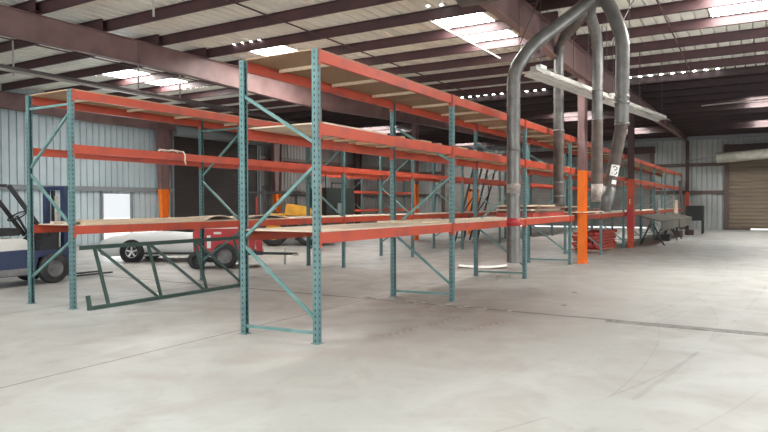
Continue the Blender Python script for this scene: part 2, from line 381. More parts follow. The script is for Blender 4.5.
# ---- roof steel
def ibeam(mb, pts, v, fl=.2, tf=.016, top=6.13):     # pts (u, bottom z), web in the u-z plane at v
    for (a, za), (b, zb) in zip(pts, pts[1:]):
        mb.hexa([(a, v-.006, za), (b, v-.006, zb), (b, v+.006, zb), (a, v+.006, za), (a, v-.006, top), (b, v-.006, top), (b, v+.006, top), (a, v+.006, top)])
        mb.hexa([(a, v-fl/2, za-tf), (b, v-fl/2, zb-tf), (b, v+fl/2, zb-tf), (a, v+fl/2, za-tf), (a, v-fl/2, za), (b, v-fl/2, zb), (b, v+fl/2, zb), (a, v+fl/2, za)])
        mb.hexa([(a, v-fl/2, top-tf), (b, v-fl/2, top-tf), (b, v+fl/2, top-tf), (a, v+fl/2, top-tf), (a, v-fl/2, top), (b, v-fl/2, top), (b, v+fl/2, top), (a, v+fl/2, top)])
    return mb
RB = [(U0+.05, 5.52), (13, 5.52), (17.7, 5.37), (20.3, 5.37), (28.8, 5.68), (U1-.35, 5.93)]
def rbz(u):
    for (a, za), (b, zb) in zip(RB, RB[1:]):
        if a <= u <= b: return za+(zb-za)*(u-a)/(b-a)
    return 5.9
for v, lab in ((4.6, 'long dark oxide steel rafter above the near rack row and its columns'),
               (14.5, 'long brown steel rafter crossing the upper left, above the left rack row'),
               (25.3, 'dark steel rafter running along the top of the left wall'),
               (-5.3, 'steel rafter over the open floor to the right')):
    t = empty('roof_rafter', (0, 0, 0), 0, lab, 'rafter')
    ibeam(MB(), RB, v).build('rafter_beam', M['primer'], t)
    for su in (11.4, 24.0, 36):
        MB().box((su-.012, v-.1, rbz(su)-.02), (su+.012, v+.1, 6.12)).build('splice_plate', M['primer'], t)
def purlin_me(va, vb, m): return MB().box((-.004, va, 0), (.004, vb, .24)).box((-.004, va, 0), (.07, vb, .006)).box((-.07, va, .234), (.004, vb, .24)).box((.062, va, 0), (.07, vb, .025)).mesh('roof_purlin', m)
for va, vb, ph, sp_, where in ((V0+.1, 4.95, 18.0, 1.79, 'in the right roof bay over the open floor'), (4.35, 14.85, 12.07, 1.72, 'in the middle roof bay between the two rafters'), (14.25, V1-.35, 11.9, 1.72, 'in the left roof bay beyond the left rafter')):
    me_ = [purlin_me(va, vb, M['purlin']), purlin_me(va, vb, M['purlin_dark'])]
    k0 = math.ceil((2.0-ph)/sp_); k = k0
    while ph+sp_*k < U1-.4:
        u = ph+sp_*k
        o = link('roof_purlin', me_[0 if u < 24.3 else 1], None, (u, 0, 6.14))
        tag(o, 'dark red purlin %s, %s from the viewer' % (where, ORD[k-k0]), 'purlin', 'roof purlins'); k += 1
# sag rods between purlins
i = 0
for v in (-2.5, 1.9, 9.9, 17.2, 20.6):
    mbx = MB().bar((3.6, v, 6.15), (24.0, v+.3, 6.15), .03, .03)
    tag(mbx.build('sag_rod', M['purlin']), 'thin dark sag rod line threading the roof purlins, %s from the right side' % ORD[i].replace('nearest', 'first'), 'rod', 'roof sag rods'); i += 1
# daylight leaks along a lapped roof sheet edge
lk = [(24.97, 1.47+.36*j) for j in range(9)] + [(24.97, 5.07)] + [(25.74, 7.8+.36*j) for j in range(11)] + [(13.75, 12.3+.32*j) for j in range(4)] + [(13.48, 6.84), (13.57, 6.54), (14.12, 6.45), (14.12, 6.6), (14.12, 6.75), (14.12, 6.9), (14.12, 7.05), (14.12, 7.2), (14.2, 20.5), (14.05, 20.6), (14.4, 20.6), (14.1, 20.9)]
mb = MB()
for u, v in lk:
    q = .06 if u > 20 else .035
    mb.lathe([(.0, 0), (q, 0), (q, -.012), (0, -.012)], 'z', (u, v, ZR), 8)
struct(mb.build('window_17', M['leak']))

# ---- columns
def column(u, v, label, top, paint_z, base_w=.3, top_w=.3, flange=.2, upper='primer', paint='colorange', n_lab=None):
    t = empty('steel_column', (u, v, 0), 0, label, 'column')
    def sect(mb, z0, z1, g=0):
        def wz(z): return base_w+(top_w-base_w)*z/top
        for s in (-1, 1):
            a0, a1 = s*wz(z0)/2, s*wz(z1)/2
            x0a, x0b = sorted((a0, a0-s*.016)); x1a, x1b = sorted((a1, a1-s*.016))
            mb.hexa([(x0a-g, -flange/2-g, z0), (x0b+g, -flange/2-g, z0), (x0b+g, flange/2+g, z0), (x0a-g, flange/2+g, z0), (x1a-g, -flange/2-g, z1), (x1b+g, -flange/2-g, z1), (x1b+g, flange/2+g, z1), (x1a-g, flange/2+g, z1)])
        a0, a1 = wz(z0)/2-.016, wz(z1)/2-.016
        mb.hexa([(-a0, -.006-g, z0), (a0, -.006-g, z0), (a0, .006+g, z0), (-a0, .006+g, z0), (-a1, -.006-g, z1), (a1, -.006-g, z1), (a1, .006+g, z1), (-a1, .006+g, z1)])
        return mb
    sect(MB(), .02, paint_z).build('lower_shaft', M[paint], t)['label'] = 'painted orange lower shaft'
    sect(MB(), paint_z, top).build('upper_shaft', M[upper], t)
    MB().box((-base_w/2-.04, -flange/2-.04, 0), (base_w/2+.04, flange/2+.04, .02)).build('base_plate', M[paint], t)
    return t
column(18.97, 4.6, 'bright orange based steel column beside the hanging ducts', rbz(18.97)-.02, 2.7, .34, .34)
c2 = column(26.75, 4.6, 'dark brown steel column with red-orange base behind the stacked orange beams', rbz(26.75)-.02, 2.7, .3, .3, .2, 'primer_dark', 'colred')
MB().box((-.17, -.12, .75), (.17, .12, 1.5)).build('paint_band', M['tape'], c2)['label'] = 'dark red painted band'
mb = MB()
for z in (1.72, 1.80, 1.88): mb.box((-.155, -.03, z), (-.151, .03, z+.018))
mb.box((-.155, .015, 1.72), (-.151, .03, 1.898)).build('stencil_letter', M['label'], c2)
column(19.3, 14.45, 'pinkish steel column behind the nearest rack upright', rbz(19)-.02, 2.5, .28, .34)
column(27.2, 14.5, 'orange based column standing behind the left rack row, mid picture', rbz(27.2)-.02, 2.7, .28, .34)
column(47.25, 4.55, 'far wall column at the end of the near rack row', 5.93, 2.5, .28, .28, .2, 'primer_dark', 'colred')
column(21.2, 25.15, 'tapered column with orange foot beside the white doorway', 5.4, 2.5, .25, .75, .25)
column(29.55, 25.15, 'tapered orange-footed wall column right of the dark rolling door', 5.4, 2.5, .25, .75, .25)
column(38.4, 25.15, 'dark tapered wall column, farthest along the left wall', 5.5, 2.5, .25, .75, .25, 'primer_dark', 'primer_dark')

# ================================================================= RACKS
LB, DF, HR = 3.985, 1.2088, 3.66
PW = .078
def c_post(sgn):   # open channel, web on the outer side (sgn -1 = aisle side)
    mb = MB(); w2, t = PW/2, .004
    yo = sgn*w2
    mb.box((-w2, min(yo, yo-sgn*t), .006), (w2, max(yo, yo-sgn*t), HR))
    for s in (-1, 1):
        mb.box((min(s*w2, s*(w2-t)), -w2, .006), (max(s*w2, s*(w2-t)), w2, HR))
        yi = -yo
        mb.box((min(s*w2, s*(w2-.018)), min(yi, yi+sgn*t), .006), (max(s*w2, s*(w2-.018)), max(yi, yi+sgn*t), HR))
    return mb
post_me = {s: c_post(s).mesh('post', M['post']) for s in (-1, 1)}
foot_me = MB().box((-.06, -.06, 0), (.06, .06, .008)).mesh('foot_plate', M['post'])
y0, y1 = PW/2, DF-PW/2
def lattice(kind):
    mb = MB(); w_, h_ = .038, .038
    if kind == 'A':
        mb.bar((0, y0-.02, .13), (0, y1+.02, .11), w_, h_)
        for a, b in (((y0, .30), (y1, 1.18)), ((y1, 1.30), (y0, 2.22)), ((y0, 2.50), (y1, 3.18))):
            mb.bar((0, a[0]-.02*(1 if a[0] < .5 else -1), a[1]), (0, b[0]+.02*(1 if b[0] > .5 else -1), b[1]), w_, h_)
    else:
        mb.bar((0, y0-.02, 3.42), (0, y1+.02, 3.42), w_, h_)
        for a, b in (((y0, 3.28), (y1, 2.40)), ((y1, 2.27), (y0, 1.40)), ((y0, 1.13), (y1, .48))):
            mb.bar((0, a[0], a[1]), (0, b[0], b[1]), w_, h_)
    return mb.mesh('upright_frame', M['brace'])
frame_me = {k: lattice(k) for k in 'AB'}
def beam_me(sgn, m):    # from x = 0 to LB, at post y=0; sgn: side the plates sit on
    mb = MB(); a = PW/2+.002
    ya, yb = -.02, .028
    if sgn > 0: ya, yb = -.028, .02
    mb.box((a, ya, -.14), (LB-a, yb, -.042))
    if sgn < 0: mb.box((a, ya, -.042), (LB-a, ya+.028, 0))
    else: mb.box((a, yb-.028, -.042), (LB-a, yb, 0))
    f = sgn*(PW/2+.004)
    for x0, x1, xs in ((-.002+.004, a+.006, a), (LB-a-.006, LB-.004+.002, LB-a)):
        mb.box((x0, min(f, f-sgn*.006), -.19), (x1, max(f, f-sgn*.006), .012))
        mb.box((xs-.003, -PW/2-.004, -.19), (xs+.003, PW/2+.004, .012))
    return mb.mesh('beam', m)
beams = {(s, k): beam_me(s, M[k]) for s in (-1, 1) for k in ('orange', 'redbeam')}
LV = (1.385, 2.75, 3.655)
def rack(name, label, u0, v0, nb, style, levels=LV, paint='orange'):
    t = empty(name, (u0, v0, 0), 0, label, 'pallet rack')
    for i in range(nb+1):
        f = link('upright_frame', frame_me[style], t, (i*LB, 0, 0))
        for s, y in ((-1, 0), (1, DF)):
            p = link('post', post_me[s], f, (0, y, 0)); link('foot_plate', foot_me, f, (0, y, 0))
    for i in range(nb):
        for z in levels:
            link('beam', beams[(-1, paint)], t, (i*LB, 0, z)); link('beam', beams[(1, paint)], t, (i*LB, DF, z))
    return t
def panel_me(L_, d, th, m, jag=0, seed=0):
    rd = random.Random(seed); mb = MB(); N = 26
    if not jag: return mb.box((0, 0, 0), (L_, d, th)).mesh('shelf_panel', m)
    e0 = [rd.uniform(-jag, jag) for _ in range(N+1)]; 
    for i in range(N):
        a, b = L_*i/N, L_*(i+1)/N
        mb.hexa([(a, e0[i], 0), (b, e0[i+1], 0), (b, d, 0), (a, d, 0), (a, e0[i], th), (b, e0[i+1], th), (b, d, th), (a, d, th)])
    bmesh.ops.remove_doubles(mb.bm, verts=mb.bm.verts, dist=1e-5)
    return mb.mesh('shelf_panel', m)
UA, VA, UB, VB = 6.3914, 4.7967, 6.4711, 9.9255
NA = 10
RA = rack('pallet_rack', 'near row of teal and orange pallet racking beside the open aisle', UA, VA, NA, 'A')
RBk = rack('pallet_rack', 'second teal and orange pallet rack row, with the green frame leaning on it', UB, VB, NA, 'B')
RC = rack('pallet_rack', 'low orange-red beamed rack row standing far back against the left wall', 31.6, 23.0, 3, 'B', (1.4, 2.62, 3.62), 'orange')
def deck_top(t, nb, pm, seed, th=.018, start=0):
    me = [panel_me(LB/2-.02, DF+.02, th, pm, .006, seed+j) for j in range(3)]
    sup = MB().box((-.019, .045, -.045), (.019, DF-.045, -.001)).mesh('deck_support', M['lumber'])
    for i in range(start, nb):
        for h_ in (0, 1):
            link('shelf_panel', me[(i+h_) % 3], t, (i*LB+h_*LB/2+.01, -.01, LV[2]+.002))
        for x in (.7, 1.99, 3.2): link('deck_support', sup, t, (i*LB+x, 0, LV[2]))
deck_top(RA, NA, M['osb'], 11)
deck_top(RBk, NA, M['ply'], 31)
# middle level of the near row: a solid sheet in the first bay, spaced boards beyond
sl = MB().box((0, -.02, 0), (.14, DF+.02, .02)).mesh('shelf_slat', M['ply'])
s2 = MB().box((0, -.02, 0), (.40, DF+.02, .02)).mesh('shelf_slat', M['ply'])
link('shelf_panel', panel_me(1.6, DF+.04, .02, M['plytop'], .006, 4), RA, (.1, -.02, LV[1]+.002))
for i in range(NA):
    xs = [2.1, 2.75, 3.4] if i == 0 else [.25, .95, 1.6, 2.3, 2.95, 3.55]
    for j, x in enumerate(xs): link('shelf_slat', s2 if (i+j) % 2 else sl, RA, (i*LB+x, 0, LV[1]+.002))
# low level decks of the near row
lowme = [panel_me(LB/2-.01, DF+.06, .019, M['plytop'], .012, 50+j) for j in range(4)]
for i in range(NA):
    for h_ in (0, 1): link('shelf_panel', lowme[(i*2+h_) % 4], RA, (i*LB+h_*LB/2+.005, -.03, LV[0]+.002+.0*h_))
for i in range(1, NA):
    for h_ in (0, 1): link('shelf_panel', lowme[(i*2+h_+1) % 4], RBk, (i*LB+h_*LB/2+.005, -.03, LV[0]+.002))
link('shelf_panel', panel_me(LB/2-.1, DF+.0, .019, M['plytop'], .01, 77), RBk, (.15, .02, LV[0]+.002))
link('shelf_panel', panel_me(LB/2-.1, DF+.0, .019, M['plytop'], .01, 78), RBk, (LB/2+.05, .02, LV[0]+.002))

# ---- loose timber on shelves
zb = LV[0]+.023
rd = random.Random(3)
spots = [(.25, .03, 2.6, .13, .04, .02), (.08, .24, 2.85, .14, .035, -.01), (.35, .46, 2.6, .15, .03, .01), (.12, .70, 2.8, .12, .045, -.01), (.3, .88, 2.5, .2, .03, .01),
         (.12, .13, 2.8, .13, .03, .0)]
names = ['front edge board', 'second board in from the front', 'middle board', 'fourth board in', 'rearmost board', 'upper board lying across the others']
for j, (x, y, L_, wd, th, rz) in enumerate(spots):
    z = zb if j < 5 else zb+.047
    o = MB().box((0, 0, 0), (L_, wd, th)).build('lumber_board', M['lumber' if j % 2 == 0 else 'plytop'], None, (UB+x, VB+y, z), rz)
    tag(o, 'pale board on the low left rack shelf: %s' % names[j], 'board', 'loose boards on the left rack')
for j, (x, y, L_, wd, th) in enumerate([(3.05, .1, .85, .8, .02), (4.15, .15, 1.7, .9, .02)]):
    mb = MB(); N = 10
    for i in range(N):
        f = lambda q: .09*math.sin(PI*q)*(1 if j == 0 else .8)
        a, b = i/N, (i+1)/N
        mb.hexa([(L_*a, 0, f(a)), (L_*b, 0, f(b)), (L_*b, wd, f(b)*.6), (L_*a, wd, f(a)*.6), (L_*a, 0, f(a)+th), (L_*b, 0, f(b)+th), (L_*b, wd, f(b)*.6+th), (L_*a, wd, f(a)*.6+th)])
    o = mb.build('warped_board', M['plytop'], None, (UB+x, VB+y, zb+.0), .03)
    tag(o, ['warped weathered panel bowing up beside the second left rack upright', 'warped panel on the low left shelf just behind the nearest teal upright'][j], 'board')
def stack(u, v, z, items, rack_name):
    for j, (dx, dy, L_, wd, th, m_, rz, lab) in enumerate(items):
        o = MB().box((0, 0, 0), (L_, wd, th)).build('stacked_board', M[m_], None, (u+dx, v+dy, z), rz)
        tag(o, lab, 'board', rack_name); z += th+.002
stack(UA+2.25*LB, VA, LV[0]+.023, [(0, .12, 2.75, .95, .10, 'redbeam', .0, 'dark red timber pack at the bottom of the board stack behind the duct'),
      (.1, .1, 2.7, 1.0, .05, 'darkboard', .0, 'dark brown board just above the red pack in the stack behind the duct'),
      (-.05, .15, 2.6, .9, .04, 'plytop', .0, 'weathered grey board in the middle of the stack behind the duct'),
      (.2, .08, 2.6, 1.0, .06, 'darkboard', .0, 'upper dark board of the stack behind the duct'),
      (-.2, .2, 2.4, .8, .04, 'lumber', .0, 'pale top board of the stack behind the duct')], 'stacked boards in the third bay')
stack(UA+3.05*LB, VA, LV[0]+.023, [(0, .06, 3.2, 1.0, .06, 'redbeam', 0, 'reddish bottom sheet stacked beside the orange column'),
      (.1, -.3, 2.6, .9, .03, 'lumber', .0, 'pale sheet sticking forward over the red one beside the orange column'),
      (.5, .15, 2.4, .8, .12, 'darkboard', 0, 'thick brown pack stacked beside the orange column'),
      (.4, .1, 2.2, .8, .03, 'lumber', .0, 'topmost pale sheet beside the orange column')], 'stacked boards in the fourth bay')
o = MB().box((0, 0, 0), (1.9, .9, .03)).build('loose_sheet', M['lumber'], None, (UA+LB-.75, VA+.2, LV[0]+.023), 0)
tag(o, 'pale loose plywood sheet on the low shelf across the second near rack frame', 'board')
mb = MB().tube([(0, 0, .02), (.12, .05, .05), (.25, -.02, .03), (.33, .06, .06), (.42, 0, .05), (.52, .02, .04), (.56, -.05, .03), (.57, -.09, -.03), (.56, -.095, -.15), (.58, -.1, -.22)], .016, 8)
mb.tube([(.05, .02, .045), (.2, .06, .03), (.35, -.01, .05), (.5, .03, .02)], .02, 8)
tag(mb.build('rope', M['rope'], None, (8.25, VB+.0, LV[1]-.002)), 'pale rope bundle hanging over the middle left rack beam', 'rope')

# ================================================================= green rack frame leaning on its side
t = empty('leaning_rack_frame', (6.50, 9.56, 0), 0, 'dark green rack frame standing on its long edge against the left rack', 'rack frame')
W_, LN = .99, 3.74
def gp(x, s): return (x, .27*s, .03+W_*s)    # s = 0 bottom rail, 1 top rail
MB().bar(gp(0, 0), gp(LN, 0), .07, .07).build('bottom_rail', M['green'], t)
MB().bar(gp(.05, 1), gp(LN+.03, 1), .07, .07).build('top_rail', M['green'], t)
MB().bar((.02, -.02, .0), (.02, .04, .24), .05, .06).build('end_lip', M['green'], t)
for i, x in enumerate((.38, 1.48, 2.60, 3.70)):
    MB().bar(gp(x, .02), gp(x-.07, .98), .045, .045).build('strut', M['green'], t)
    if i < 3: MB().bar(gp(x+.0, .96), gp((1.40, 2.52, 3.60)[i], .03), .045, .045).build('diagonal_brace', M['green'], t)

# dark frames leaning behind the second row
for j, (u, lab) in enumerate(((26.6, 'left one of the tall dark frames leaning behind the second rack row'), (28.3, 'right one of the tall dark frames leaning behind the second rack row'))):
    t = empty('leaning_upright_frame', (u, 11.25, 0), 0, lab, 'rack frame', 'dark leaning frames')
    for x in (0, .95): MB().bar((x, .9, .02), (x+.3, .06, 3.55), .08, .08).build('post', M['blackm'], t)
    P = lambda x, s: (x+.3*s, .9-.84*s, .02+3.5*s)
    for i, s in enumerate((.08, .36, .64)):
        MB().bar(P(0 if i % 2 else .95, s), P(.95 if i % 2 else 0, s+.26), .04, .04).build('diagonal_brace', M['blackm'], t)
    MB().bar(P(0, .05), P(.95, .05), .04, .04).build('horizontal_brace', M['blackm'], t)

# stack of orange beams on the floor
for L_, row in enumerate(range(6)):
    for k in range(5):
        z = .05+row*.115; y = 5.05+k*.19+rd.uniform(-.02, .02)
        o = MB().box((0, 0, 0), (2.9, .11, .045)).box((0, 0.02, .045), (2.9, .09, .075)).box((-.01, -.02, -.01), (0, .14, .09)).box((2.9, -.02, -.01), (2.91, .14, .09))
        ob = o.build('spare_beam', M['redbeam' if (row+k) % 4 else 'orange'], None, (22.95+rd.uniform(-.1, .1)+.25*(row % 2), y, z), rd.uniform(-.004, .004))
        tag(ob, 'orange spare beam in the floor stack, layer %s from bottom, %s from the aisle' % (ORD[row].replace('nearest', 'first'), ORD[k].replace('nearest', 'first')), 'beam', 'spare beams stacked on the floor')
for x in (23.4, 25.3):
    tag(MB().box((0, 0, 0), (.09, 1.0, .045)).build('timber_bearer', M['lumber'], None, (x, 5.0, 0)), 'timber bearer under the %s end of the spare beam stack' % ('near' if x < 24 else 'far'), 'timber', 'bearers under the spare beams')

# white bent sheet on the floor
mb = MB(); N = 12
for i in range(N):
    f = lambda q: .012+.035*(2*q-1)**2 if q < .5 else .012+.06*(2*q-1)**2
    a, b = i/N, (i+1)/N; P0 = Vector((15.87, 7.15, 0)); D = Vector((.42, -1.24, 0)); W = Vector((.55, .22, 0))
    p, q = P0+D*a, P0+D*b; za, zc = Vector((0, 0, f(a))), Vector((0, 0, f(b))); T = Vector((0, 0, .006))
    mb.hexa([p+za, q+zc, q+W+zc, p+W+za, p+za+T, q+zc+T, q+W+zc+T, p+W+za+T])
tag(mb.build('white_sheet', M['panel']), 'white bowed sheet lying on the floor under the near rack', 'sheet')
# chips of broken concrete along the joint
i = 0
for (u, v, s) in ((9.98, 6.3, .09), (9.95, 5.55, .12), (9.9, 5.2, .07), (9.93, 4.75, .10), (9.9, 4.4, .08), (9.88, 4.05, .09), (9.75, 1.95, .06), (9.9, 3.6, .05)):
    mb = MB(); mb.lathe([(0, 0), (s*1.3, 0), (s*1.1, .012), (s*.5, .022), (0, .024)], 'z', (0, 0, 0), 7)
    for vv in mb.bm.verts: vv.co.x *= .55+.2*rd.random(); vv.co.y *= 1+.4*rd.random()
    tag(mb.build('concrete_chip', M['debris'], None, (u, v, 0), rd.random()), 'dark concrete chip on the floor joint by the rack, %s from left' % ORD[i].replace('nearest', 'first'), 'debris', 'concrete chips along the joint'); i += 1
for (u, v, a, lab) in ((14.6, 5.2, .35, 'thin dark stick lying on the floor under the near rack'), (12.6, 3.15, .1, 'small dark scrap on the open floor beside the near rack'), (10.9, 2.9, .09, 'small dark scrap on the floor before the joint strip')):
    tag(MB().box((0, 0, 0), (a*.5, a, .012)).build('floor_scrap', M['debris'], None, (u, v, 0), .5), lab, 'scrap')

# ================================================================= hanging ducts
def smooth(pts, n=5):
    pts = [Vector(p) for p in pts]; out = [pts[0]]
    for i in range(1, len(pts)-1):
        a, b, c = pts[i-1], pts[i], pts[i+1]
        r = min((a-b).length, (c-b).length)*.38
        s, e = b+(a-b).normalized()*r, b+(c-b).normalized()*r
        for k in range(n+1):
            q = k/n; out.append((s*(1-q)**2 + b*2*q*(1-q) + e*q*q))
    return out+[pts[-1]]
CR, CF = Vector((math.sin(YAW), -math.cos(YAW), 0)), Vector((math.cos(YAW), math.sin(YAW), 0))
def W(x, y, Z):     # design-time conversion of measured directions to metres
    return CR*((x-384)/FPX*Z) + CF*Z + Vector((0, 0, CAMZ+(204.3-y)/FPX*Z))
def seams(t, pts, r, step=.9):
    d = 0
    for a, b in zip(pts, pts[1:]):
        L_ = (b-a).length; d += L_
        if d > step and L_ > .12:
            d = 0; m_ = (a+b)/2; dr = (b-a).normalized()
            MB().tube([m_-dr*.012, m_+dr*.012], r+.006, 16).build('seam_ring', M['galv'], t)
J0 = W(600, -6, 13.3)
DS = empty('duct_assembly', (0, 0, 0), 0, 'galvanised trunk duct with four hanging drop ducts in front of the near rack', 'duct')
# pipe 1
b1 = W(513.5, 263, 12.9); k1 = Vector((b1.x, b1.y, CAMZ+(204.3-72)/FPX*12.9)); e1 = W(536, 42, 13.0)
P1 = smooth([b1, k1, W(532, 46, 13.0), W(573, 16, 13.15), J0], 8)
t = MB().tube(P1, .135, 20, caps=False).build('drop_duct', M['galv'], DS); t['label'] = 'tall drop duct with red tape band'
for z in (1.9, 2.8, 3.7): MB().tube([(b1.x, b1.y, z), (b1.x, b1.y, z+.025)], .142, 20).build('seam_ring', M['galv'], t)
MB().tube([(b1.x, b1.y, 1.29), (b1.x, b1.y, 1.45)], .139, 20).build('tape_band', M['tape'], t)['label'] = 'red tape band'
MB().tube([(b1.x, b1.y, 1.95), (b1.x, b1.y, 2.14)], .138, 20).build('tape_wrap', M['wrap'], t)['label'] = 'pale dusty tape wrap'
# pipe 2
b2 = W(558.5, 204, 16.2); k2 = W(558.5, 44, 16.2)
P2 = smooth([Vector((b2.x, b2.y, 3.6)), k2, W(579, 22, 14.6), W(584, 8, 13.6)], 6)
t = MB().tube(P2, .125, 18, caps=False).build('drop_duct', M['galv'], DS)
MB().tube([b2, Vector((b2.x, b2.y, 3.6))], .13, 18, caps=False).build('duct_hose', M['dust'], t)['label'] = 'brown dusty lower hose'
for z in (1.9, 2.25, 3.55): MB().tube([(b2.x, b2.y, z), (b2.x, b2.y, z+.05)], .14, 18).build('clamp_ring', M['galv'], t)
# pipe 3
b3 = W(597, 203, 15.2); k3 = W(597.5, 42, 15.2)
P3 = smooth([Vector((b3.x, b3.y, 3.75)), k3, W(588, 12, 13.9), J0+Vector((0, 0, .1))], 6)
t = MB().tube(P3, .125, 18, caps=False).build('drop_duct', M['galv'], DS)
MB().tube([b3, Vector((b3.x, b3.y, 3.75))], .13, 18, caps=False).build('duct_hose', M['dust'], t)['label'] = 'brown dusty lower hose'
MB().tube([(b3.x, b3.y, 1.78), (b3.x, b3.y, 2.2)], .136, 18).build('tape_wrap', M['wrap'], t)
for z in (3.7, 4.4): MB().tube([(b3.x, b3.y, z), (b3.x, b3.y, z+.04)], .133, 18).build('clamp_ring', M['galv'], t)
# pipe 4
k4 = W(621.5, 126, 12.8); u4 = W(622, 40, 12.8); b4 = W(605, 212, 12.8)
P4 = smooth([k4, u4, W(612, 14, 13.0), J0], 6)
t = MB().tube(P4, .138, 20, caps=False).build('drop_duct', M['galv'], DS)
mid = k4.lerp(b4, .72)
MB().tube([k4+Vector((0, 0, .05)), k4.lerp(b4, .08), mid], .12, 18, caps=False, radii=[.13, .122, .118]).build('duct_hose', M['dust'], t)['label'] = 'brown dusty slanting hose'
MB().tube([mid, mid.lerp(b4, .5), b4], .12, 18, radii=[.12, .125, .10]).build('duct_end', M['galv'], t)
for q in (W(621.7, 97, 12.8), W(621.7, 103, 12.8), W(621.6, 124, 12.8)): MB().tube([q, q-Vector((0, 0, .05))], .15, 18).build('clamp_ring', M['galv'], t)
d4 = (b4-k4).normalized(); c4 = W(612.5, 171.5, 12.8); c4 = k4+d4*((c4-k4).dot(d4)); fr = -CF; sd = fr.cross(-d4).normalized(); nf = sd.cross(-d4).normalized()
if nf.dot(fr) < 0: nf = -nf
def decal(name, m_, poly, off, parent):     # poly in (side, along) metres, wrapped on the hose, with thickness
    mb = MB(); R_ = .119
    xs = [p[0] for p in poly]
    def pt(a, b, r): th = a/R_; return c4 + (nf*math.cos(th)+CRs*math.sin(th))*r - d4*b
    x0, x1 = min(xs), max(xs); z0, z1 = min(p[1] for p in poly), max(p[1] for p in poly); N = 6
    for i in range(N):
        a, b = x0+(x1-x0)*i/N, x0+(x1-x0)*(i+1)/N
        mb.hexa([pt(a, z0, R_), pt(b, z0, R_), pt(b, z0, R_+off), pt(a, z0, R_+off), pt(a, z1, R_), pt(b, z1, R_), pt(b, z1, R_+off), pt(a, z1, R_+off)])
    return mb.build(name, m_, parent)
CRs = d4.cross(nf).normalized()
if CRs.dot(CR) < 0: CRs = -CRs
st = decal('sticker', M['label'], [(-.085, -.11), (.085, .11)], .003, t); st['label'] = 'white sticker with a black 3'
mb = MB(); 
def pt4(a, b, r): th = a/.119; return c4 + (nf*math.cos(th)+CRs*math.sin(th))*r - d4*b
def seg(mb, pl, w_=.018):
    for (a0, b0), (a1, b1_) in zip(pl, pl[1:]):
        dx, dy = a1-a0, b1_-b0; L_ = math.hypot(dx, dy); nx, ny = -dy/L_*w_/2, dx/L_*w_/2; dx, dy = dx/L_*w_*.3, dy/L_*w_*.3
        q = [(a0-nx-dx, b0-ny-dy), (a1-nx+dx, b1_-ny+dy), (a1+nx+dx, b1_+ny+dy), (a0+nx-dx, b0+ny-dy)]
        mb.hexa([pt4(x, y, .1215) for x, y in q]+[pt4(x, y, .1245) for x, y in q])
three = [(-.045, .06), (-.01, .08), (.03, .065), (.035, .03), (-.005, .005), (.04, -.02), (.045, -.055), (.005, -.08), (-.045, -.06)]
seg(mb, three); mb.build('sticker_digit', M['ink'], t)
decal('patch', M['label'], [(-.02, -.27), (.08, -.19)], .003, t)
# trunk duct at the ceiling and riser
t = DS
MB().tube([(11.1, 4.95, 5.75), (11.1, 1.0, 5.75)], .32, 24).build('trunk_pipe', M['galv'], t)
MB().tube([J0-Vector((0, 0, .25)), J0+Vector((0, 0, .12)), J0+Vector((-.6, -.1, .25)), Vector((11.2, 2.6, 5.78))], .22, 20).build('branch_collar', M['galv'], t)
# far wall duct
t = empty('wall_duct', (0, 0, 0), 0, 'horizontal silver duct hung in front of the tan roll-up door', 'duct')
MB().tube([(46.2, 2.75, 4.62), (46.2, -7.5, 5.25)], .32, 20).build('duct_pipe', M['ductbright'], t)
MB().bar((46.9, 4.5, 4.55), (46.2, 2.8, 4.72), .05, .05).build('bracket', M['girtgrey'], t)

# ---- hung strip light fixtures with hangers
A_, B_ = W(533, 71, 13.6), W(664, 121, 21.4); A_.z = B_.z = 4.56
D_ = (B_-A_); Ld = D_.length; D_.normalize(); Sd = Vector((-D_.y, D_.x, 0))
for j, (a, b, lab) in enumerate(((0, .44, 'near hanging white strip light fixture slung between the ducts'), (.46, 1, 'farther hanging white strip light fixture behind the rightmost duct'))):
    t = empty('strip_light', tuple(A_+D_*Ld*a), math.atan2(D_.y, D_.x), lab, 'light fixture', 'hanging strip lights')
    L_ = Ld*(b-a)
    hw = .22
    MB().prism([(0, 0), (L_, 0), (L_, .012), (0, .012)], -.07, .07).build('housing_plate', M['steelw'], t)
    MB().box((0, -.07, .012), (L_, .07, .09)).build('housing', M['steelw'], t)
    for s in (-1, 1):
        MB().hexa([(0, s*.07, .0), (L_, s*.07, .0), (L_, s*hw, -.09), (0, s*hw, -.09), (0, s*.07, .01), (L_, s*.07, .01), (L_, s*hw, -.08), (0, s*hw, -.08)]).build('reflector_wing', M['steelw'], t)
        MB().tube([(.1, s*.045, -.03), (L_-.1, s*.045, -.03)], .018, 10).build('tube_lamp', M['label'], t)
    for x in (.35, L_*.5, L_-.3):
        MB().bar((x, 0, .09), (x, 0, 6.38-4.56), .014, .018).build('hanger_wire', M['cable'], t)
    MB().box((.25, -.06, .09), (.55, .06, .17)).build('junction_box', M['cream'], t)
tag(MB().bar((13.7, 6.9, 6.10), (18.3, 6.88, 6.10), .045, .04).build('lit_conduit', M['steelw']), 'thin pale conduit running beside the big skylight near the ducts', 'conduit')
tag(MB().bar((31.0, -.6, 6.08), (31.8, 2.5, 6.08), .06, .05).build('lit_conduit', M['steelw']), 'pale conduit under the dark roof at the far right, by the small skylight', 'conduit')
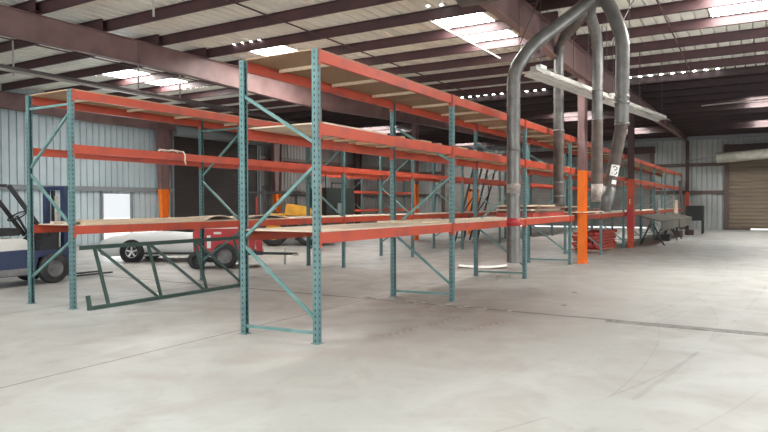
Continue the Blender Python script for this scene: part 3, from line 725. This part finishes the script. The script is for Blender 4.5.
# other cables from the roof
for j, (x, y0_, y1_, Z, lab) in enumerate(((519, -8, 64, 13.2, 'thin vertical cable hanging left of the tape banded duct top'), (588, 8, 75, 13.5, 'thin vertical cable between the two middle ducts'),
        (628.5, 20, 118, 13.2, 'thin vertical cable dropping just right of the slanting hose duct'), (606, 10, 70, 14.5, 'thin cable beside the rightmost duct bend'))):
    a, b = W(x, y0_, Z), W(x, y1_, Z); a.z = 6.2
    tag(MB().bar(b, a, .012, .012).build('hanging_cable', M['cable']), lab, 'cable', 'hanging cables')
for (p, q, lab) in (((520, 45, 13.0), (544, -12, 14), 'slanting stay wire above the tape banded duct elbow'), ((610, 45, 13.2), (642, -15, 14), 'slanting stay wire right of the duct junction')):
    tag(MB().bar(W(*p), W(*q), .014, .018).build('stay_wire', M['cable']), lab, 'wire', 'stay wires')
# strip conduit on the left
t = empty('strip_conduit', (0, 0, 0), 0, 'long pale conduit hung under the left skylight', 'conduit')
MB().bar((8.0, 15.7, 5.0), (14.3, 15.95, 5.0), .10, .06).build('conduit_run', M['steelw'], t)
MB().bar((14.3, 15.95, 5.0), (22.3, 16.2, 5.0), .06, .05).build('conduit_tail', M['cable'], t)
for u in (12.5, 14.1): MB().bar((u, 15.75+.03*(u-8), 5.03), (u, 15.75+.03*(u-8), 6.2), .03, .03).build('hanger_rod', M['steelw'], t)
t = empty('hanging_pipe', (0, 0, 0), 0, 'dark pipe line slung under the purlins at the upper left', 'pipe')
MB().tube([(5.0, 14.9, 4.93), (18, 15.6, 4.95)], .04, 10).build('pipe_run', M['cable'], t)
for i, (x, ya, yb, Z, lab) in enumerate(((155, -4, 17, 13.3, 'short white hanger rod dropping from the roof at the top left'), (15, 45, 75, 17.4, 'pale hanger rod in front of the left rafter'))):
    a, b = W(x, ya, Z), W(x+.5, yb, Z); a.z = 6.385
    tag(MB().bar(b, a, .035, .035).build('hanger_rod', M['steelw']), lab, 'rod', 'pale hanger rods')

# ================================================================= VEHICLES
def wheel(t, x, y, r, wd, side, rim='chrome', name='wheel', spokes=5):
    tyre = MB().lathe([(r*.58, -wd/2), (r*.93, -wd/2), (r, -wd*.32), (r, wd*.32), (r*.93, wd/2), (r*.58, wd/2), (r*.58, -wd/2)], 'y', (x, y, r), 32).build(name, M['black'], t)
    rm = MB(); yo = y+side*wd*.36
    rm.lathe([(r*.60, y-side*wd*.3), (r*.60, yo+side*.01), (r*.54, yo+side*.012), (r*.52, yo-side*.03), (r*.2, yo-side*.05), (0.0, yo-side*.05)], 'y', (x, 0, r), 28)
    for k in range(spokes):
        a = 2*PI*k/spokes+.3
        rm.bar((x, yo-side*.02, r), (x+math.cos(a)*r*.55, yo, r+math.sin(a)*r*.55), r*.16, .03, (0, 1, 0))
    rm.lathe([(0, yo-side*.06), (r*.15, yo-side*.06), (r*.15, yo+side*.015), (0, yo+side*.015)], 'y', (x, 0, r), 14)
    rm.build('wheel_rim', M[rim], tyre)
    return tyre
# --- forklift heading along +u, front axle at origin
t = empty('forklift', (8.45, 14.15, 0), 0, 'navy and cream forklift parked at the left edge behind the rack', 'forklift')
wheel(t, 0, -.45, .33, .24, -1, 'rimgrey', spokes=0); wheel(t, 0, .45, .33, .24, 1, 'rimgrey', spokes=0)
wheel(t, -1.55, -.42, .27, .2, -1, 'rimgrey', spokes=0); wheel(t, -1.55, .42, .27, .2, 1, 'rimgrey', spokes=0)
MB().prism([(-2.3, .22), (-.42, .22), (-.36, .5), (-.30, .72), (-.62, .78), (-2.3, .74)], -.5, .5).build('chassis', M['navy'], t, bevel=.02)
MB().prism([(-2.35, .74), (-.40, .74), (-.46, .92), (-.62, 1.02), (-2.3, 1.06), (-2.45, .96)], -.44, .44).build('engine_hood', M['cream'], t, bevel=.03)
MB().prism([(-.30, .72), (.12, .72), (.2, 1.22), (.1, 1.25), (-.18, .95)], -.44, .44).build('cowl', M['blackm'], t, bevel=.02)
MB().box((-2.25, -.515, .24), (-.45, -.50, .38)).build('side_skirt', M['rimgrey'], t)
MB().box((-.34, -.46, .60), (.36, .46, .74)).build('fender', M['navy'], t)
MB().box((-1.1, -.3, 1.08), (-.58, .3, 1.24)).build('seat', M['black'], t, bevel=.03)
MB().bar((-1.2, 0, 1.24), (-1.38, 0, 1.70), .5, .1).build('seat_back', M['black'], t, bevel=.02)
sw = MB(); cc = Vector((-.52, 0, 1.5)); ax = Vector((-.5, 0, .86)).normalized(); e1_ = Vector((0, 1, 0)); e2_ = ax.cross(e1_)
sw.tube([cc+(e1_*math.cos(q)+e2_*math.sin(q))*.2 for q in [2*PI*k/20 for k in range(21)]], .016, 8)
for q in (0, 2.1, 4.2): sw.bar(cc, cc+(e1_*math.cos(q)+e2_*math.sin(q))*.2, .02, .012)
sw.bar(cc, cc-ax*.45, .04, .04).build('steering_wheel', M['black'], t)
for s in (-1, 1):
    MB().bar((-.12, s*.42, 1.05), (-.92, s*.42, 2.15), .06, .08).build('guard_pillar', M['blackm'], t)
    MB().bar((-2.1, s*.42, 1.15), (-2.0, s*.42, 2.15), .06, .07).build('guard_pillar', M['blackm'], t)
MB().box((-2.05, -.46, 2.12), (-.98, .46, 2.18)).build('overhead_guard', M['blackm'], t)
MB().tube([(-.52, -.47, 1.86), (-.46, -.50, 1.86)], .065, 16).build('headlamp', M['blackm'], t)
for s in (-1, 1):
    MB().bar((.36, s*.34, .12), (.36, s*.34, 2.16), .10, .14).build('mast_rail', M['navy'], t)
    MB().bar((.46, s*.24, .15), (.46, s*.24, 2.1), .06, .08).build('inner_mast_rail', M['blackm'], t)
    MB().box((.55, s*.24-.05, .06), (.60, s*.24+.05, .75)).box((.55, s*.24-.05, .06), (1.65, s*.24+.05, .095)).build('fork', M['blackm'], t)
MB().box((.30, -.38, 2.08), (.44, .38, 2.17)).build('mast_crossbar', M['navy'], t)
MB().box((.52, -.4, .62), (.56, .4, .72)).box((.52, -.4, .28), (.56, .4, .38)).build('fork_carriage', M['navy'], t)
MB().tube([(.4, 0, .2), (.4, 0, 1.95)], .05, 12).build('lift_cylinder', M['steelw'], t)

# --- white low car, nose to the left
hd = YAW-PI/2+PI
t = empty('white_car', tuple(Vector((12.75, 16.53, 0)) + CF*.75 + CR*1.22), hd, 'low white convertible car parked behind the left rack', 'car')
def loft(sections, m_, name, parent, bev=0):
    mb = MB(); rings = [[mb.bm.verts.new(p) for p in s] for s in sections]
    for a, b in zip(rings, rings[1:]):
        for i in range(len(a)): 
            f = mb.bm.faces.new([a[i], a[(i+1) % len(a)], b[(i+1) % len(b)], b[i]]); f.smooth = True
    mb.bm.faces.new(rings[0][::-1]); mb.bm.faces.new(rings[-1])
    return mb.build(name, m_, parent)
prof = [(2.36, .30, .56, .50), (2.26, .20, .68, .66), (1.9, .18, .80, .76), (1.3, .18, .90, .82), (.75, .18, .96, .84), (.2, .2, .97, .84), (-.9, .2, .90, .84), (-1.4, .2, .92, .84), (-1.85, .24, .90, .80), (-2.12, .36, .80, .66)]
secs = []
for x, z0, z1, hw in prof:
    zm = z0+(z1-z0)*.55
    secs.append([(x, -hw*.92, z0), (x, hw*.92, z0), (x, hw, zm-.1), (x, hw, zm+.06), (x, hw*.90, z1-.05), (x, hw*.5, z1), (x, -hw*.5, z1), (x, -hw*.90, z1-.05), (x, -hw, zm+.06), (x, -hw, zm-.1)])
body = loft(secs, M['white'], 'body', t)
for s in (-1, 1):
    for x in (1.22, -1.25):
        MB().lathe([(0, s*.78), (.37, s*.78), (.37, s*.848), (0, s*.848)], 'y', (x, 0, .32), 28).build('wheel_arch', M['black'], t)
        wheel(t, x, s*.775, .315, .2, s)
    MB().box((-.95, s*.845-.006, .24), (.95, s*.845+.006, .30)).build('side_sill', M['blackm'], t)
    MB().box((.30, s*.90-.09, .97), (.46, s*.90+.09, 1.10)).build('wing_mirror', M['white'], t, bevel=.03)
    MB().box((.02, s*.842-.012, .68), (-.16, s*.842+.012, .71)).build('door_handle', M['white'], t)
    MB().bar((.62, s*.66, .88), (.12, s*.56, 1.24), .04, .04).build('windshield_pillar', M['white'], t)
    MB().lathe([(0, 2.2), (.09, 2.22), (.1, 2.0)], 'x', (0, s*.52, .58), 14).build('headlight', M['glass'], t)
MB().hexa([(.60, -.64, .88), (.62, -.64, .88), (.62, .64, .88), (.60, .64, .88), (.12, -.55, 1.22), (.14, -.55, 1.22), (.14, .55, 1.22), (.12, .55, 1.22)]).build('windshield', M['glass'], t)
MB().box((-.95, -.62, .90), (.35, .62, .985)).build('cockpit', M['black'], t)
for s in (-1, 1): MB().bar((-.5, s*.33, .9), (-.66, s*.33, 1.16), .4, .12).build('seat_back', M['black'], t, bevel=.03)
# white rag on the compressor etc below

# --- red towable compressor
hd = YAW-PI/2+.18
t = empty('red_compressor', tuple(Vector((12.75, 12.5, 0)) + CF*.62 - CR*.38), hd, 'red towable compressor trailer with white stripes behind the left rack', 'compressor')
wheel(t, 0.12, -.62, .34, .2, -1, 'rimgrey', spokes=0); wheel(t, .12, .62, .32, .2, 1, 'steelw', spokes=0)
wheel(t, -.62, -.58, .24, .16, -1, 'black', spokes=0)
MB().prism([(-.72, .42), (.88, .42), (.92, .8), (.80, 1.16), (-.62, 1.16), (-.74, 1.0)], -.5, .5).build('body', M['red'], t, bevel=.03)
MB().box((-.55, -.53, 1.08), (.70, -.49, 1.14)).build('stripe', M['label'], t)
MB().box((-.36, -.525, .55), (-.26, -.49, .90)).build('side_label', M['label'], t)
MB().box((-.18, -.525, .93), (.02, -.49, .99)).build('nameplate', M['label'], t)
MB().box((-.65, -.50, .34), (1.15, .5, .44)).build('frame', M['blackm'], t)
MB().box((.95, -.40, .44), (1.12, .3, .78)).build('toolbox', M['red'], t, bevel=.01)
MB().bar((1.1, -.1, .36), (2.1, 0, .32), .07, .07).build('tow_bar', M['blackm'], t)
MB().lathe([(.05, -.02), (.10, -.02), (.10, .02), (.05, .02), (.05, -.02)], 'z', (2.05, 0, .30), 16).build('tow_ring', M['steelw'], t)
MB().tube([(1.75, .05, 0.02), (1.75, .05, .5)], .03, 10).build('jack_stand', M['steelw'], t)

# --- yellow loader
hd = YAW-PI/2+.1
t = empty('yellow_loader', tuple(Vector((20.9, 17.5, 0)) + CF*.7 - CR*.42), hd, 'yellow wheel loader with big black tyres far behind the racks', 'loader')
for y, s in ((-.75, -1), (.75, 1)):
    wheel(t, 0, y, .62, .42, s, 'yellow', spokes=0); wheel(t, 1.4, y, .5, .34, s, 'rimgrey', spokes=0)
MB().prism([(-.5, .55), (1.75, .55), (1.75, 1.0), (.6, 1.25), (-.5, 1.25)], -.4, .4).build('chassis', M['blackm'], t, bevel=.02)
MB().prism([(.42, 1.28), (1.5, 1.2), (1.62, 1.35), (1.55, 1.62), (.5, 1.78)], -.36, .36).build('hood', M['yellow'], t, bevel=.04)
for s in (-1, 1): MB().prism([(-.62, 1.2), (-.3, 1.36), (.35, 1.36), (.6, 1.2), (.3, 1.30), (-.3, 1.30)], s*.75-.2, s*.75+.2).build('fender', M['yellow'], t)
MB().prism([(1.9, .25), (2.6, .2), (2.6, .35), (2.3, .8), (2.0, .8)], -.75, .75).build('bucket', M['blackm'], t)
for y in (-.5, .5):
    MB().bar((-.45, y, 1.2), (-.45, y, 2.5), .08, .08).build('roll_bar_post', M['blackm'], t)
    MB().bar((.5, y, 1.1), (2.1, y, .6), .1, .12).build('lift_arm', M['yellow'], t)
MB().bar((-.45, -.54, 2.5), (-.45, .54, 2.5), .08, .08).build('roll_bar', M['blackm'], t)
MB().box((-.35, -.28, 1.3), (.15, .28, 1.42)).bar((-.3, 0, 1.4), (-.42, 0, 1.85), .5, .1).build('seat', M['black'], t)

# --- other dim machinery behind the second row
def machine(u, v, rz, lab, name, cat, parts):
    t = empty(name, (u, v, 0), rz, lab, cat)
    for nm, m_, a, b in parts: MB().box(a, b).build(nm, M[m_], t, bevel=.012)
    return t
machine(31.0, 22.2, 0, 'dark steel cabinet machine against the left wall behind the loader', 'dark_machine', 'machine',
        [('cabinet', 'cab', (-1.3, -.6, .1), (1.6, .6, 2.7)), ('top_rail', 'blackm', (-.6, -.5, 2.95), (.9, -.45, 3.02)), ('rail_post', 'blackm', (-.6, -.5, 2.7), (-.55, -.45, 3)),
         ('rail_post', 'blackm', (.85, -.5, 2.7), (.9, -.45, 3)), ('control_box', 'girtgrey', (-.3, -.68, 1.2), (.3, -.6, 1.8)), ('foot', 'blackm', (-1.2, -.5, 0), (-1.0, .5, .1)), ('foot', 'blackm', (1.3, -.5, 0), (1.5, .5, .1))])
machine(23.7, 20.7, YAW-PI/2, 'dark gantry work frame beyond the compressor with a red post', 'gantry_frame', 'frame',
        [('top_beam', 'blackm', (-1.4, -.06, 2.25), (1.6, .06, 2.37)), ('leg', 'blackm', (-1.4, -.06, 0), (-1.28, .06, 2.25)), ('leg', 'blackm', (1.3, -.06, 0), (1.42, .06, 2.25)),
         ('red_post', 'redbeam', (-.6, -.05, 0), (-.5, .05, 2.1)), ('shelf', 'girtgrey', (-1.3, -.3, .9), (1.3, .3, .96))])
machine(34.5, 15.0, 0, 'orange machine frame standing behind the second rack row near mid picture', 'orange_machine', 'machine',
        [('body', 'colred', (-.7, -.5, .3), (.7, .5, 1.3)), ('post', 'colorange', (-.7, -.5, .0), (-.55, -.35, 2.6)), ('post', 'colorange', (.55, -.5, 0), (.7, -.35, 2.6)), ('crossbar', 'colred', (-.7, -.5, 2.45), (.7, -.35, 2.6))])
# --- long grey work table with folding legs beside the rack
def G(x, y):
    Z = CAMZ*FPX/(y-204.3); return W(x, y, Z)
def table(u0, u1, v, h0, lab, wd):
    t = empty('work_table', (u0, v, 0), 0, lab, 'table', 'work tables beside the far racks')
    L_ = u1-u0
    MB().hexa([(0, -wd/2, h0-.26), (L_, -wd/2, h0-.26), (L_, wd/2, h0-.06), (0, wd/2, h0-.06), (0, -wd/2, h0-.22), (L_, -wd/2, h0-.22), (L_, wd/2, h0), (0, wd/2, h0)]).build('table_top', M['greytable'], t)
    MB().box((0, -wd/2, h0-.62), (L_, -wd/2+.05, h0-.27)).build('apron', M['greytable'], t)
    for x in (.35, L_-.9):
        for s in (-1, 1):
            MB().bar((x, s*.05, h0-.35), (x+.15, s*(wd/2+.02), 0.02), .05, .05).build('leg', M['blackm'], t)
    return t
table(27.6, 33.2, 4.0, 1.25, 'long sloping grey work table on splayed legs, the nearer one beside the red-orange column', .9)
table(33.25, 39.0, 3.9, 1.2, 'farther sloping grey work table on splayed legs by the far racks', .8)
t = empty('control_cabinet', (40.6, 3.5, 0), 0, 'dark green cabinet on legs at the far end of the work tables', 'cabinet')
MB().box((-.4, -.45, .75), (.4, .45, 1.6)).build('body', M['cab'], t, bevel=.02)
for x in (-.35, .35):
    for y in (-.4, .4): MB().box((x-.04, y-.04, 0), (x+.04, y+.04, .75)).build('leg', M['cab'], t)
for j, (a, b, lab) in enumerate((((38.3, 3.9, 1.2), (39.5, 4.2, 3.0), 'dark plank leaning up behind the green cabinet'), ((36.2, 4.0, 1.2), (37.2, 4.1, 1.9), 'pale plank propped on the far work table'), ((39.15, 4.35, 0.03), (39.3, 4.5, 2.2), 'pale plank propped beside the green cabinet'))):
    tag(MB().bar(a, b, .14, .05).build('propped_plank', M['girt' if j == 0 else 'lumber']), lab, 'plank', 'propped planks')
t = empty('spoked_reel', (31.8, 4.35, 1.25), 0, 'pale round reel standing on the nearer work table', 'reel')
MB().lathe([(.28, -.04), (.34, -.04), (.34, .04), (.28, .04), (.28, -.04)], 'y', (0, 0, .36), 24).build('rim', M['girtgrey'], t)
mb = MB()
for k in range(4): mb.bar((0, 0, .36), (.3*math.cos(k*PI/2+.4), 0, .36+.3*math.sin(k*PI/2+.4)), .03, .03, (0, 1, 0))
mb.build('spokes', M['girtgrey'], t)
for j, (u, v, s, m_, lab) in enumerate(((32.0, 4.0, .4, 'blackm', 'dark scrap box under the far work tables'), (36.2, 3.9, .4, 'girt', 'brown crate under the far end of the work tables'), (38.6, 3.6, .35, 'primer_dark', 'small dark crate beside the cabinet legs'))):
    tt = empty('crate', (u, v, 0), .2*j, lab, 'crate', 'crates under the work tables')
    MB().box((-s/2, -s/2, 0), (s/2, s/2, s*.7)).build('crate_body', M[m_], tt, bevel=.01)
    MB().box((-s/2-.02, -s/2-.02, s*.7), (s/2+.02, s/2+.02, s*.7+.03)).build('crate_lid', M[m_], tt)
